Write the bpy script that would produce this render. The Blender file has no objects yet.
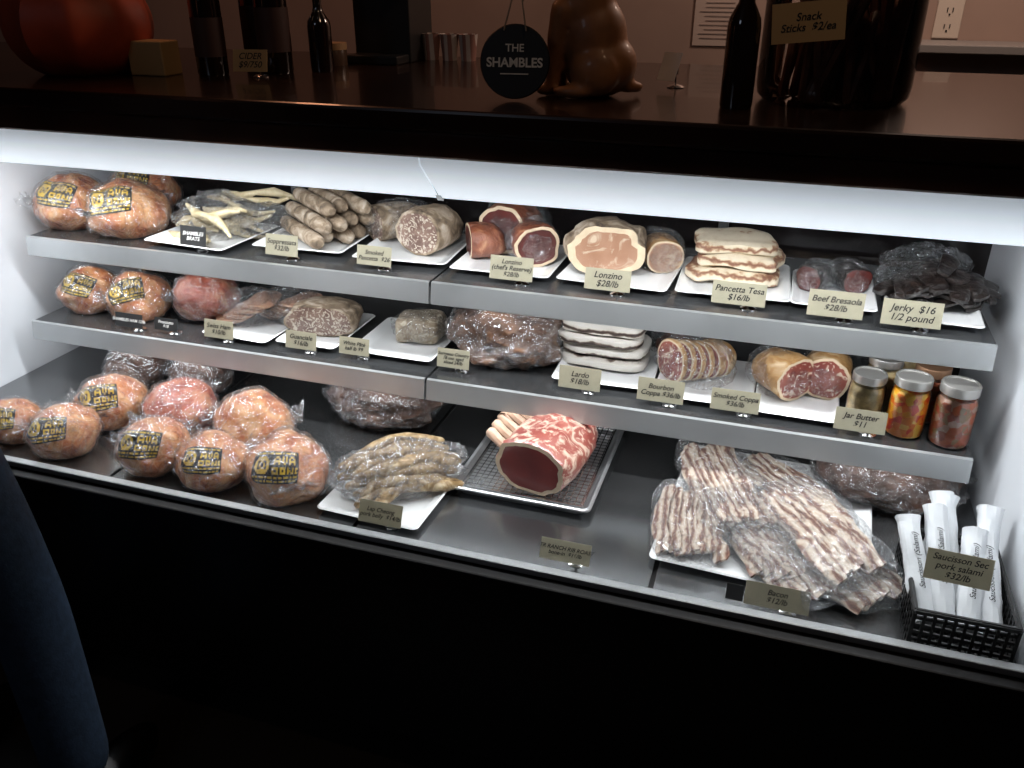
import bpy, math, random
from mathutils import Vector, Matrix, noise, Euler
random.seed(7)
SC=bpy.context.scene
SC.view_settings.view_transform='Standard'
COL=bpy.context.collection
rad=math.radians
# ------------------------------------------------------------ materials
class NT:
    def __init__(s,name):
        s.m=bpy.data.materials.new(name);s.m.use_nodes=True;s.t=s.m.node_tree
        s.b=s.t.nodes['Principled BSDF'];s.o=s.t.nodes['Material Output'];s.tc=s.t.nodes.new('ShaderNodeTexCoord')
    def n(s,k,**kw):
        nd=s.t.nodes.new('ShaderNode'+k)
        for a,v in kw.items(): setattr(nd,a,v)
        return nd
    def l(s,a,b): s.t.links.new(a,b)
    def noise(s,scale,detail=4,dist=0,co=None,rough=.55):
        nd=s.n('TexNoise');nd.inputs['Scale'].default_value=scale;nd.inputs['Detail'].default_value=detail
        nd.inputs['Distortion'].default_value=dist;nd.inputs['Roughness'].default_value=rough
        s.l(co or s.tc.outputs['Object'],nd.inputs['Vector']);return nd.outputs['Fac']
    def ramp(s,fac,stops,interp='LINEAR'):
        r=s.n('ValToRGB');r.color_ramp.interpolation=interp;e=r.color_ramp.elements
        while len(e)<len(stops): e.new(.5)
        for i,(p,c) in enumerate(stops):
            e[i].position=p;e[i].color=(c[0],c[1],c[2],1) if hasattr(c,'__len__') else (c,c,c,1)
        s.l(fac,r.inputs[0]);return r.outputs[0]
    def mix(s,f,a,b,mode='MIX'):
        m=s.n('MixRGB',blend_type=mode)
        for k,v in ((0,f),(1,a),(2,b)):
            if hasattr(v,'is_linked') or hasattr(v,'links'): s.l(v,m.inputs[k])
            elif hasattr(v,'__len__'): m.inputs[k].default_value=(*v[:3],1)
            else: m.inputs[k].default_value=v
        return m.outputs[0]
    def bump(s,h,strength=.3,dist=.01,sock='Normal'):
        b=s.n('Bump');b.inputs['Strength'].default_value=strength;b.inputs['Distance'].default_value=dist
        s.l(h,b.inputs['Height']);s.l(b.outputs[0],s.b.inputs[sock]);return b
    def set(s,**kw):
        for k,v in kw.items(): s.b.inputs[k.replace('_',' ')].default_value=v
        return s
def simple(name,c,r=.5,metal=0,coat=0,em=0,ns=0,na=.15,bump=0):
    n=NT(name);n.set(Roughness=r,Metallic=metal,Coat_Weight=coat)
    if ns:
        f=n.noise(ns);n.l(n.ramp(f,[(.3,[x*(1-na) for x in c]),(.7,[min(1,x*(1+na)) for x in c])]),n.b.inputs['Base Color'])
        if bump:n.bump(f,bump,.005)
    else: n.b.inputs['Base Color'].default_value=(*c,1)
    if em: n.b.inputs['Emission Color'].default_value=(*c,1);n.b.inputs['Emission Strength'].default_value=em
    return n.m
def brushed(name,c,r,metal,streak=.04,ns=3):
    n=NT(name);n.set(Roughness=r,Metallic=metal)
    mp=n.n('Mapping');mp.inputs['Scale'].default_value=(4,420,420);n.l(n.tc.outputs['Object'],mp.inputs[0])
    f=n.noise(1,3,0,mp.outputs[0]);f2=n.noise(ns,4,.5)
    m=n.mix(.35,f2,f)
    n.l(n.ramp(m,[(.3,r*(1-streak*4)),(.7,r*(1+streak*4))]),n.b.inputs['Roughness'])
    n.l(n.ramp(f2,[(.3,[x*.88 for x in c]),(.7,[x*1.1 for x in c])]),n.b.inputs['Base Color']);return n.m
def cardmat(name,c):
    n=NT(name);n.set(Roughness=.8);f=n.noise(50);col=n.ramp(f,[(.3,[x*.94 for x in c]),(.7,[x*1.05 for x in c])])
    n.l(col,n.b.inputs['Base Color']);t=n.n('BsdfTranslucent');n.l(col,t.inputs[0])
    mx=n.n('MixShader');mx.inputs[0].default_value=.45;n.l(n.b.outputs[0],mx.inputs[1]);n.l(t.outputs[0],mx.inputs[2]);n.l(mx.outputs[0],n.o.inputs[0]);return n.m
def meat(name,stops,scale=12,rough=.45,coat=.0,bump=.4,dist=1.0,wr=30,crack=None,cr=.1):
    n=NT(name);n.set(Roughness=rough,Coat_Weight=coat,Coat_Roughness=cr)
    f=n.noise(scale,6,dist);c=n.ramp(f,stops)
    if crack:
        v=n.n('TexVoronoi',feature='DISTANCE_TO_EDGE');v.inputs['Scale'].default_value=crack[0]
        n.l(n.tc.outputs['Object'],v.inputs['Vector'])
        k=n.ramp(v.outputs['Distance'],[(0,.4),(crack[2],0)])
        c=n.mix(k,c,crack[1])
    n.l(c,n.b.inputs['Base Color'])
    g=n.noise(wr,5,.6);n.bump(g,bump,.008)
    if coat:
        w=n.n('TexNoise')
        w.inputs['Scale'].default_value=20;w.inputs['Detail'].default_value=3;w.inputs['Distortion'].default_value=2.5
        n.l(n.tc.outputs['Object'],w.inputs['Vector'])
        n.bump(w.outputs['Fac'],1,.03,'Coat Normal')
    return n.m
def marbled(name,m1,m2,fat,scale=30,th=.55,rough=.4,coat=.3,soft=.05):
    n=NT(name);n.set(Roughness=rough,Coat_Weight=coat,Coat_Roughness=.15)
    a=n.noise(scale*.4,3,.5);base=n.ramp(a,[(.35,m1),(.65,m2)])
    f=n.noise(scale,4,2.2);k=n.ramp(f,[(th,0),(th+soft,1)])
    n.l(n.mix(k,base,fat),n.b.inputs['Base Color']);n.bump(f,.2,.003)
    return n.m
def film(name,amt=.10,tint=(.98,.98,.98),hi=.45,scale=18,fres=.18,col=(.3,.31,.32)):
    n=NT(name);t=n.t;t.nodes.remove(n.b)
    tr=n.n('BsdfTransparent');tr.inputs[0].default_value=(*tint,1)
    gl=n.n('BsdfPrincipled');gl.inputs['Base Color'].default_value=(*col,1);gl.inputs['Roughness'].default_value=.2
    gl.inputs['Metallic'].default_value=.0;gl.inputs['Specular IOR Level'].default_value=1.0;gl.inputs['Coat Weight'].default_value=1
    gs=n.n('BsdfGlossy');gs.inputs['Roughness'].default_value=.2;gs.inputs[0].default_value=(.95,.97,1,1)
    no=n.noise(scale,3,3.0);b=n.n('Bump');b.inputs['Strength'].default_value=1;b.inputs['Distance'].default_value=.03
    n.l(no,b.inputs['Height']);n.l(b.outputs[0],gl.inputs['Normal']);n.l(b.outputs[0],gl.inputs['Coat Normal']);n.l(b.outputs[0],gs.inputs['Normal'])
    m0=n.n('MixShader');m0.inputs[0].default_value=.6;n.l(gl.outputs[0],m0.inputs[1]);n.l(gs.outputs[0],m0.inputs[2])
    k=n.ramp(no,[(.46,amt),(.5,hi),(.54,amt)])
    lw=n.n('LayerWeight');lw.inputs[0].default_value=.3;n.l(b.outputs[0],lw.inputs['Normal'])
    ma=n.n('Math',operation='MULTIPLY_ADD');n.l(lw.outputs['Facing'],ma.inputs[0]);ma.inputs[1].default_value=fres
    n.l(k,ma.inputs[2]);ma.use_clamp=True
    mx=n.n('MixShader');n.l(ma.outputs[0],mx.inputs[0]);n.l(tr.outputs[0],mx.inputs[1]);n.l(m0.outputs[0],mx.inputs[2])
    n.l(mx.outputs[0],n.o.inputs[0]);return n.m
def glassmat(name,base=.04,tint=(.98,.99,.99)):
    n=NT(name);n.t.nodes.remove(n.b)
    tr=n.n('BsdfTransparent');tr.inputs[0].default_value=(*tint,1)
    gl=n.n('BsdfGlossy');gl.inputs['Roughness'].default_value=.03
    fr=n.n('Fresnel');fr.inputs['IOR'].default_value=1.45
    ma=n.n('Math',operation='MULTIPLY');n.l(fr.outputs[0],ma.inputs[0]);ma.inputs[1].default_value=base*20
    ma.use_clamp=True
    mx=n.n('MixShader');n.l(ma.outputs[0],mx.inputs[0]);n.l(tr.outputs[0],mx.inputs[1]);n.l(gl.outputs[0],mx.inputs[2])
    n.l(mx.outputs[0],n.o.inputs[0]);return n.m
def bands(name,stops,scale,axis='Z',dist=2,rough=.45,coat=.3,dscale=3,rnd=0,det=3):
    n=NT(name);n.set(Roughness=rough,Coat_Weight=coat,Coat_Roughness=.15)
    w=n.n('TexWave',wave_type='BANDS',bands_direction=axis);w.inputs['Scale'].default_value=scale
    w.inputs['Distortion'].default_value=dist;w.inputs['Detail'].default_value=det;w.inputs['Detail Scale'].default_value=dscale
    if rnd:
        oi=n.n('ObjectInfo');ad=n.n('VectorMath',operation='ADD');n.l(n.tc.outputs['Object'],ad.inputs[0]);n.l(oi.outputs['Random'],ad.inputs[1]);n.l(ad.outputs[0],w.inputs['Vector'])
    else: n.l(n.tc.outputs['Object'],w.inputs['Vector'])
    n.l(n.ramp(w.outputs['Fac'],stops),n.b.inputs['Base Color']);n.bump(w.outputs['Fac'],.2,.002)
    return n.m
HAM=meat('ham_skin',[(.28,(.28,.05,.015)),(.42,(.48,.15,.045)),(.55,(.62,.29,.11)),(.7,(.75,.48,.28))],10,.4,1,.4,1.5,crack=(30,(.72,.46,.25),.05),cr=.07)
HAM2=meat('ham_skin_red',[(.3,(.25,.035,.02)),(.5,(.44,.1,.05)),(.62,(.56,.24,.12)),(.75,(.7,.46,.32))],10,.4,1,.4,1.5,crack=(22,(.6,.32,.22),.05),cr=.07)
HAMD=meat('ham_skin_dark',[(.3,(.03,.013,.007)),(.6,(.10,.04,.02)),(.75,(.2,.1,.055))],11,.4,1,.6,1.5)
COUNTRY=meat('country_ham_skin',[(.25,(.03,.012,.006)),(.5,(.11,.045,.018)),(.65,(.22,.10,.045)),(.8,(.4,.25,.14))],10,.4,1,.8,2)
MOLD=meat('mold_rind',[(.3,(.07,.05,.035)),(.48,(.24,.175,.115)),(.62,(.42,.34,.26)),(.75,(.58,.52,.43))],24,.8,0,.6,1)
OCHRE=meat('ochre_rind',[(.3,(.2,.085,.025)),(.5,(.4,.22,.08)),(.7,(.6,.45,.28))],20,.6,.3,.6,1)
RUST=meat('rust_rind',[(.3,(.09,.02,.012)),(.55,(.24,.075,.035)),(.7,(.45,.22,.12))],18,.5,.6,.6,1)
FAT=simple('fat_rim',(.62,.49,.34),.5,ns=40,na=.12)
PINK=marbled('cut_pink',(.3,.15,.09),(.4,.23,.15),(.56,.44,.32),22,.55,soft=.15)
REDM=marbled('cut_red',(.18,.03,.025),(.3,.08,.055),(.64,.47,.37),38,.56)
DRED=marbled('cut_dark',(.05,.009,.008),(.11,.02,.016),(.22,.10,.07),40,.66)
GREYM=marbled('cut_grey',(.12,.065,.05),(.22,.14,.11),(.5,.43,.35),65,.52)
PATE=marbled('pate',(.24,.18,.12),(.36,.29,.21),(.52,.46,.36),60,.52,.7,0)
RIB=marbled('rib_cut',(.12,.01,.01),(.2,.024,.02),(.5,.3,.24),16,.7,.35,.5)
RIBS=marbled('rib_side',(.25,.05,.04),(.36,.11,.08),(.66,.49,.38),26,.48,.4,.5,.14)
BONE=simple('bone',(.62,.42,.3),.5,ns=40)
BLACKM=meat('jerky_black',[(.3,(.005,.004,.004)),(.6,(.016,.01,.008)),(.75,(.05,.028,.02))],30,.35,.5,.8,2)
LINK=meat('pale_link',[(.3,(.42,.33,.17)),(.6,(.66,.56,.37))],25,.5,.5,.3,1)
LAP=meat('cured_belly',[(.3,(.10,.055,.02)),(.5,(.28,.175,.07)),(.7,(.55,.43,.25))],22,.4,.9,.6,2.5)
BACON=bands('bacon_lean_fat',[(.0,(.15,.065,.045)),(.22,(.25,.13,.09)),(.5,(.47,.35,.26)),(1,(.62,.53,.43))],19,'Y',3.2,.4,.5,2.5,1,2)
TESA=bands('tesa_layers',[(0,(.2,.09,.055)),(.25,(.4,.25,.15)),(.45,(.6,.5,.36)),(1,(.68,.59,.45))],12,'Z',3.5,.5,.2,4)
LARDO=bands('lardo_layers',[(0,(.03,.02,.018)),(.15,(.18,.13,.1)),(.3,(.6,.56,.5)),(1,(.68,.65,.6))],10,'Z',2,.45,.3,3)
FILM=film('vacuum_film',.07,hi=.45,fres=.24);FILM2=film('loose_film',.09,hi=.55,scale=26,fres=.34)
DFILM=film('film_dark',.06,hi=.45,scale=22,fres=.2,col=(.1,.1,.1))
CERAM=simple('white_ceramic',(.76,.77,.77),.15,coat=.5)
STEEL=brushed('steel_lip',(.5,.52,.53),.36,.75)
DSTEEL=brushed('dark_shelf_steel',(.15,.155,.16),.25,.85)
DECK=brushed('deck_panel_steel',(.23,.235,.24),.22,.92)
TRAYM=simple('aluminium_tray',(.5,.51,.52),.35,.85,ns=10)
WIRE=simple('chrome_wire',(.6,.6,.6),.2,1)
WHITE=simple('white_liner',(.7,.73,.77),.4,coat=.15,ns=3,na=.03)
BLACK=simple('black_panel',(.006,.005,.005),.35)
RUBBER=simple('black_wire',(.012,.012,.012),.4)
COUNTER=simple('dark_stained_wood',(.022,.009,.005),.24,coat=.3,ns=4,na=.5)
FASC=simple('counter_edge_wood',(.045,.016,.008),.3,coat=.3,ns=5,na=.5)
CARD=cardmat('card_stock',(.46,.43,.32))
CARDB=simple('card_black',(.015,.015,.015),.6)
CARDT=simple('card_tan',(.5,.33,.15),.8)
INK=simple('ink',(.01,.01,.01),.7)
CHALK=simple('chalk_text',(.75,.75,.72),.8)
STICK=simple('sticker_black',(.01,.01,.008),.3,coat=.2)
YEL=simple('sticker_yellow',(.55,.36,.03),.4,coat=.2)
PAPER=simple('butcher_paper',(.6,.62,.64),.7,ns=14,na=.1,bump=.6)
CLEAR=glassmat('clear_glass',.05);JARG=glassmat('jar_glass',.06)
LID=simple('jar_lid',(.4,.39,.37),.35,.8)
# ------------------------------------------------------------ mesh builder
class MB:
    def __init__(s): s.v=[];s.f=[];s.m=[]
    def add(s,vs,fs,mi=0):
        o=len(s.v);s.v+= [tuple(v) for v in vs]
        for i,f in enumerate(fs):
            s.f.append([a+o for a in f]);s.m.append(mi[i] if isinstance(mi,list) else mi)
        return s
    def box(s,c,sz,mi=0,rot=None,bev=0):
        x,y,z=[a/2 for a in sz]
        vs=[Vector((i*x,j*y,k*z)) for i in(-1,1) for j in(-1,1) for k in(-1,1)]
        if rot: 
            R=Euler(rot).to_matrix();vs=[R@v for v in vs]
        vs=[v+Vector(c) for v in vs]
        return s.add(vs,[(0,1,3,2),(4,6,7,5),(0,4,5,1),(2,3,7,6),(0,2,6,4),(1,5,7,3)],mi)
    def tube(s,pts,r,mi=0,seg=10,cap=True,rnd=True):
        pts=[Vector(p) for p in pts];n=len(pts)
        rs=r if hasattr(r,'__len__') else [r]*n
        if rnd and cap:
            d0=(pts[1]-pts[0]).normalized();d1=(pts[-1]-pts[-2]).normalized()
            pts=[pts[0]-d0*rs[0]*.6]+pts+[pts[-1]+d1*rs[-1]*.6];rs=[rs[0]*.55]+list(rs)+[rs[-1]*.55];n+=2
        up=Vector((0,0,1));t=(pts[1]-pts[0]).normalized()
        if abs(t.z)>.9: up=Vector((1,0,0))
        a=t.cross(up).normalized();vs=[]
        for i in range(n):
            t=(pts[min(i+1,n-1)]-pts[max(i-1,0)]).normalized()
            a=(a-t*a.dot(t)).normalized();b=t.cross(a)
            for k in range(seg):
                an=2*math.pi*k/seg;vs.append(pts[i]+(a*math.cos(an)+b*math.sin(an))*rs[i])
        fs=[(i*seg+k,i*seg+(k+1)%seg,(i+1)*seg+(k+1)%seg,(i+1)*seg+k) for i in range(n-1) for k in range(seg)]
        if cap: fs+=[tuple(range(seg))[::-1],tuple((n-1)*seg+k for k in range(seg))]
        return s.add(vs,fs,mi)
    def lathe(s,prof,c=(0,0,0),mi=0,seg=32,mf=None):
        vs=[];n=len(prof)
        for (r,z) in prof:
            for k in range(seg):
                an=2*math.pi*k/seg;vs.append((c[0]+r*math.cos(an),c[1]+r*math.sin(an),c[2]+z))
        fs=[];ms=[]
        for i in range(n-1):
            for k in range(seg):
                fs.append((i*seg+k,i*seg+(k+1)%seg,(i+1)*seg+(k+1)%seg,(i+1)*seg+k));ms.append(mf(i) if mf else mi)
        return s.add(vs,fs,ms)
    def obj(s,name,mats,parent=None,loc=(0,0,0),rot=(0,0,0),smooth=True,bevel=0,sub=0,ang=40):
        me=bpy.data.meshes.new(name);me.from_pydata(s.v,[],s.f)
        for m in (mats if isinstance(mats,(list,tuple)) else [mats]): me.materials.append(m)
        for p,mi in zip(me.polygons,s.m): p.material_index=mi;p.use_smooth=smooth
        me.validate();me.update()
        o=bpy.data.objects.new(name,me);COL.objects.link(o);o.location=loc;o.rotation_euler=rot
        if smooth:
            try: me.set_sharp_from_angle(angle=rad(ang))
            except Exception: pass
        if parent:o.parent=parent
        if bevel:
            b=o.modifiers.new('b','BEVEL');b.width=bevel;b.segments=2;b.limit_method='ANGLE'
        if sub:
            b=o.modifiers.new('s','SUBSURF');b.levels=sub;b.render_levels=sub
        return o
def G(name,loc=(0,0,0),yaw=0):
    e=bpy.data.objects.new(name,None);e.empty_display_size=.05;COL.objects.link(e);e.location=loc;e.rotation_euler=(0,0,rad(yaw));return e
def box(name,x0,x1,y0,y1,z0,z1,mat,parent=None,bevel=0):
    return MB().box(((x0+x1)/2,(y0+y1)/2,(z0+z1)/2),(x1-x0,y1-y0,z1-z0)).obj(name,mat,parent,smooth=False,bevel=bevel)
_ico={}
def ico(sub):
    if sub not in _ico:
        import bmesh
        bm=bmesh.new();bmesh.ops.create_icosphere(bm,subdivisions=sub,radius=1)
        _ico[sub]=([v.co.normalized() for v in bm.verts],[[v.index for v in f.verts] for f in bm.faces]);bm.free()
    return _ico[sub]
def surf(d,r,amp,freq,seed,flat,ridge=0):
    n=noise.noise(d*freq+Vector((seed*3.1,seed,-seed)))
    n2=noise.noise(d*freq*2.7+Vector((seed,seed*2.3,5)))
    k=1+amp*n+amp*.4*n2
    if ridge:
        q=abs(noise.noise(d*freq*1.6+Vector((-seed,4,seed*1.7))));q2=abs(noise.noise(d*freq*3.5+Vector((seed,14,-seed))))
        k+=ridge*(.5-q*2)+ridge*.5*(.5-q2*2)
    co=Vector((d.x*r[0]*k,d.y*r[1]*k,d.z*r[2]*k))
    lim=-flat*r[2]
    if co.z<lim: co.z=lim
    co.z+=flat*r[2];return co
def blob(mb,c,r,amp=.08,freq=1.6,seed=0,flat=.75,sub=4,mi=0,ridge=0,yaw=0):
    vs,fs=ico(sub);R=Matrix.Rotation(rad(yaw),3,'Z')
    return mb.add([R@surf(d,r,amp,freq,seed,flat,ridge)+Vector(c) for d in vs],fs,mi)
BMP=["................................",
     ".##.##.###.#.##.####.#.###.###..",
     "................................",
     ".....######......##..#.#..##....",
     "....########....#..#.#.#.#..#...",
     "...##..##..##...####.#.#.####...",
     "...##.#..#.##...#..#..#..#..#...",
     "...##.#..#.##...................",
     "...##..##..##..####.###.#..#.##.",
     "....########...#..#.#.#.##.#.#..",
     ".....######....####.###.#.##.##.",
     "................................",
     ".#.##.###.#.###.##.##.###.#.###.",
     "................................",
     "..###.##.#.####.##.###.#.##.##..",
     "................................"]
SEED=[0]
def ham(loc,r,parentname='smoked_ham',mat=None,yaw=0,lab=True,bagon=True,lx=0.15,lz=.62,tilt=None):
    mat=mat or HAM
    SEED[0]+=1;sd=SEED[0]*1.37
    g=G(parentname,loc,yaw)
    rr=(r,r*.92,r*.8)
    b=MB();blob(b,(0,0,0),rr,.13,1.5,sd,.72);b.obj('ham_meat',mat,g)
    if lab:
        bd=Matrix.Rotation(rad(-yaw),3,'Z')@Vector((lx,-.75,lz)).normalized()
        t1=Vector((0,0,1)).cross(bd).normalized();t2=bd.cross(t1)
        an=rad(random.uniform(-22,22) if tilt is None else tilt);a1=t1*math.cos(an)+t2*math.sin(an);a2=-t1*math.sin(an)+t2*math.cos(an)
        nx,ny=32,16;vs=[];fs=[];ms=[]
        for j in range(ny+1):
            for i in range(nx+1):
                d=(bd+a1*((i/nx-.5)*1.3)+a2*((.5-j/ny)*.98)).normalized();p=surf(d,rr,.13,1.5,sd,.72)
                vs.append(p+d*.0022)
        for j in range(ny):
            for i in range(nx):
                fs.append((j*(nx+1)+i,(j+1)*(nx+1)+i,(j+1)*(nx+1)+i+1,j*(nx+1)+i+1));ms.append(1 if BMP[j][i]=='#' else 0)
        MB().add(vs,fs,ms).obj('sticker',[STICK,YEL],g)
    if bagon:
        b=MB();blob(b,(0,0,0),(rr[0]*1.05,rr[1]*1.05,rr[2]*1.07),.13,1.5,sd,.69,5,ridge=.045)
        for ang in (random.uniform(-.5,1.2),random.uniform(2,3.6)):
            pts=[]
            for k in range(7):
                t=k/6;pts.append(Vector((math.cos(ang)*rr[0]*(.85+t*.45),math.sin(ang)*rr[1]*(.85+t*.45),rr[2]*(.75+.3*t))))
            vs=[];w=9
            for k,p in enumerate(pts):
                side=Vector((-math.sin(ang),math.cos(ang),0))
                for q in range(w):
                    u=q/(w-1)-.5;vs.append(p+side*u*r*(.45+.6*k/6)+Vector((0,0,.012*math.sin(q*2.6+k*.8+sd))))
            b.add(vs,[(k*w+q,k*w+q+1,(k+1)*w+q+1,(k+1)*w+q) for k in range(6) for q in range(w-1)])
        b.obj('plastic_wrap',FILM,g,ang=14)
    return g
def loafmesh(mb,c,fa,L,w,h,stations,n=44,amp=.05,seed=0,pw=2.3,m=(0,1,2),rim=.1,endcut=False,flat=.0):
    a=rad(fa+180);X=Vector((math.cos(a),math.sin(a),0));Y=Vector((-math.sin(a),math.cos(a),0));c=Vector(c)
    vs=[];rings=len(stations)
    def ring(t,s,extra=1):
        out=[]
        for k in range(n):
            th=2*math.pi*k/n;cx=math.cos(th);sx=math.sin(th)
            y=math.copysign(abs(cx)**(2/pw),cx)*w/2;z=math.copysign(abs(sx)**(2/pw),sx)*h/2
            q=1+amp*noise.noise(Vector((cx*1.3+seed,sx*1.3,t*L*12+seed*2)))+amp*.5*noise.noise(Vector((cx*4+seed,sx*4,t*L*35)))
            y*=s*q*extra;z*=s*q*extra
            zz=z+h/2*(s*.5+.5)*1.0
            if s<1: zz=z+h/2*(.35+.65*s)
            zz=max(zz,0.0)
            out.append(c+X*((t-.5)*L)+Y*y+Vector((0,0,zz)))
        return out
    for t,s in stations: vs+=ring(t,s)
    fs=[];ms=[]
    for i in range(rings-1):
        for k in range(n):
            fs.append((i*n+k,i*n+(k+1)%n,(i+1)*n+(k+1)%n,(i+1)*n+k));ms.append(m[0])
    def cap(r0,t,s,off):
        cc=sum(r0,Vector())/n
        inner=[p+(cc-p)*rim+X*off for p in r0];inner2=[p+(cc-p)*.55+X*off*1.2 for p in r0]
        return inner,inner2,cc
    r0=vs[:n];i1,i2,cc=cap(r0,0,1,-.0008);o=len(vs);vs+=i1+i2+[cc]
    for k in range(n):
        k2=(k+1)%n
        fs.append((k2,k,o+k,o+k2));ms.append(m[2]);fs.append((o+k2,o+k,o+n+k,o+n+k2));ms.append(m[1])
        fs.append((o+n+k2,o+n+k,o+2*n));ms.append(m[1])
    r1=vs[(rings-1)*n:rings*n];i1,i2,cc=cap(r1,1,1,.0008);o=len(vs);vs+=i1+i2+[cc];b0=(rings-1)*n
    mm=(m[2],m[1]) if endcut else (m[0],m[0])
    for k in range(n):
        k2=(k+1)%n
        fs.append((b0+k,b0+k2,o+k2,o+k));ms.append(mm[0]);fs.append((o+k,o+k2,o+n+k2,o+n+k));ms.append(mm[1])
        fs.append((o+n+k,o+n+k2,o+2*n));ms.append(mm[1])
    mb.add(vs,fs,ms);return mb
RND=[(0,1),(.03,1.01),(.25,1.03),(.5,1),(.7,.93),(.85,.78),(.94,.56),(1,.22)]
STR=[(0,1),(.03,1.01),(.3,1.02),(.6,1.01),(.97,1.0),(1,.97)]
def slab(mb,c,L,W,T,yaw=0,amp=.006,seed=0,mi=0,bend=0,nx=20,ny=12,tilt=0):
    vs=[];fs=[];R=Matrix.Rotation(rad(yaw),3,'Z')@Matrix.Rotation(rad(tilt),3,'X')
    def outline(u,v):
        k=1-.16*(abs(u)**3)*(abs(v)**3);return u*L/2*k,v*W/2*k
    idx={}
    for sgn in (1,-1):
        for i in range(nx+1):
            for j in range(ny+1):
                u=i/nx*2-1;v=j/ny*2-1;x,y=outline(u,v)
                e=(1-abs(u)**8)*(1-abs(v)**8)
                zz=sgn*T/2*(.55+.45*max(e,0)**.5)
                nn=noise.noise(Vector((x*14+seed,y*14,seed*3)))*amp+bend*(1-u*u)
                x2=x+noise.noise(Vector((x*20,y*20+seed,1)))*amp*1.5;y2=y+noise.noise(Vector((x*20+9,y*20,seed)))*amp*1.5
                idx[(sgn,i,j)]=len(vs);vs.append(R@Vector((x2,y2,zz+nn+T/2))+Vector(c))
    for i in range(nx):
        for j in range(ny):
            fs.append((idx[1,i,j],idx[1,i+1,j],idx[1,i+1,j+1],idx[1,i,j+1]))
            fs.append((idx[-1,i,j+1],idx[-1,i+1,j+1],idx[-1,i+1,j],idx[-1,i,j]))
    bd=[(i,0) for i in range(nx)]+[(nx,j) for j in range(ny)]+[(i,ny) for i in range(nx,0,-1)]+[(0,j) for j in range(ny,0,-1)]
    for a in range(len(bd)):
        p=bd[a];q=bd[(a+1)%len(bd)];fs.append((idx[(-1,)+p],idx[(-1,)+q],idx[(1,)+q],idx[(1,)+p]))
    return mb.add(vs,fs,mi)
def plate(x,y,z,w,d,yaw=0,name='serving_plate'):
    mb=MB();vs=[];n=8
    def rr(hw,hd,r,zz):
        out=[]
        for (sx,sy,a0) in((1,1,0),(-1,1,90),(-1,-1,180),(1,-1,270)):
            for k in range(n):
                a=rad(a0+90*k/(n-1));out.append((sx*(hw-r)+r*math.cos(a),sy*(hd-r)+r*math.sin(a),zz))
        return out
    w/=2;d/=2
    rings=[rr(w*.62,d*.62,.02,0),rr(w*.72,d*.72,.02,.001),rr(w,d,.014,.014),rr(w-.003,d-.003,.013,.0165),rr(w*.8,d*.8,.018,.006),rr(w*.74,d*.74,.018,.004)]
    for r in rings: vs+=r
    N=4*n;fs=[(i*N+k,i*N+(k+1)%N,(i+1)*N+(k+1)%N,(i+1)*N+k) for i in range(len(rings)-1) for k in range(N)]
    fs+=[tuple(range(N))[::-1],tuple((len(rings)-1)*N+k for k in range(N))]
    return mb.add(vs,fs).obj(name,CERAM,None,(x,y,z),(0,0,rad(yaw)),ang=50)
def text(body,parent,loc,size,mat,rot=(90,0,0),shear=.25,align='CENTER',sp=.95,bold=0.0):
    c=bpy.data.curves.new('lettering','FONT');c.body=body;c.size=size;c.align_x=align;c.align_y='CENTER';c.shear=shear;c.space_line=sp
    c.offset=bold
    c.materials.append(mat);o=bpy.data.objects.new('lettering',c);COL.objects.link(o);o.parent=parent;o.location=loc
    o.rotation_euler=[rad(a) for a in rot];return o
def card(x,y,z,w,h,body,ts,yaw=0,tilt=14,mat=None,ink=None,stand=True,lift=.012,name='price_card',side=1):
    g=G(name,(x,y,z),yaw);mat=mat or CARD;ink=ink or INK
    e=G('card_face',(0,0,0));e.parent=g;e.location=(0,0,lift+h/2);e.rotation_euler=(-rad(tilt),0,0)
    MB().box((0,0,0),(w,.0012,h)).obj('card_sheet',mat,e,smooth=False)
    text(body,e,(0,-.0012,0),ts,ink,bold=.0002)
    if stand:
        mb=MB();mb.lathe([(0,0),(.017,0),(.017,.002),(.012,.005),(.004,.007),(0,.008)],(side*w*.2,.014,0),seg=20)
        mb.tube([(side*w*.2,.014,.005),(side*w*.2,.010,lift+h*.3),(side*w*.2,.012,lift+h*.62)],.0018,seg=6)
        mb.box((side*w*.2,.006,lift+h*.35),(.012,.01,.012));mb.obj('clip_stand',WIRE,g)
    return g
# ------------------------------------------------------------ room
box('floor',-5,4,-2,5,-.05,0,simple('floor_dark',(.03,.025,.022),.4,ns=3))
WALL=simple('wall_plaster',(.5,.36,.3),.85,ns=2,na=.12)
box('wall_back',-5,4,3.2,3.3,0,3,WALL)
box('ceiling',-5,4,-2,3.3,3,3.05,simple('ceiling_dark',(.05,.045,.04),.9))
# ------------------------------------------------------------ display case
XL,XR=-1.97,.47
case=G('refrigerated_display_case')
def endpanel(x0,x1,name):
    pr=[(1.20,.50),(1.205,.60),(1.355,1.30),(2.18,1.30),(2.18,.50)];n=len(pr)
    vs=[(x0,y,z) for y,z in pr]+[(x1,y,z) for y,z in pr]
    fs=[tuple(range(n)),tuple(range(2*n-1,n-1,-1))]+[(k,k+n,(k+1)%n+n,(k+1)%n) for k in range(n)]
    MB().add(vs,fs).obj(name,WHITE,case,smooth=False)
endpanel(XL-.05,XL,'end_panel_left');endpanel(XR,XR+.05,'end_panel_right')
def frameedge(x):
    MB().box((x,1.275,.95),(.058,.016,.73),rot=(-math.atan2(.15,.70),0,0)).obj('end_trim',BLACK,case,smooth=False)
frameedge(XR+.026);frameedge(XL-.026)
box('base_cabinet',XL-.06,XR+.06,1.19,2.2,.08,.50,BLACK,case)
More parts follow.
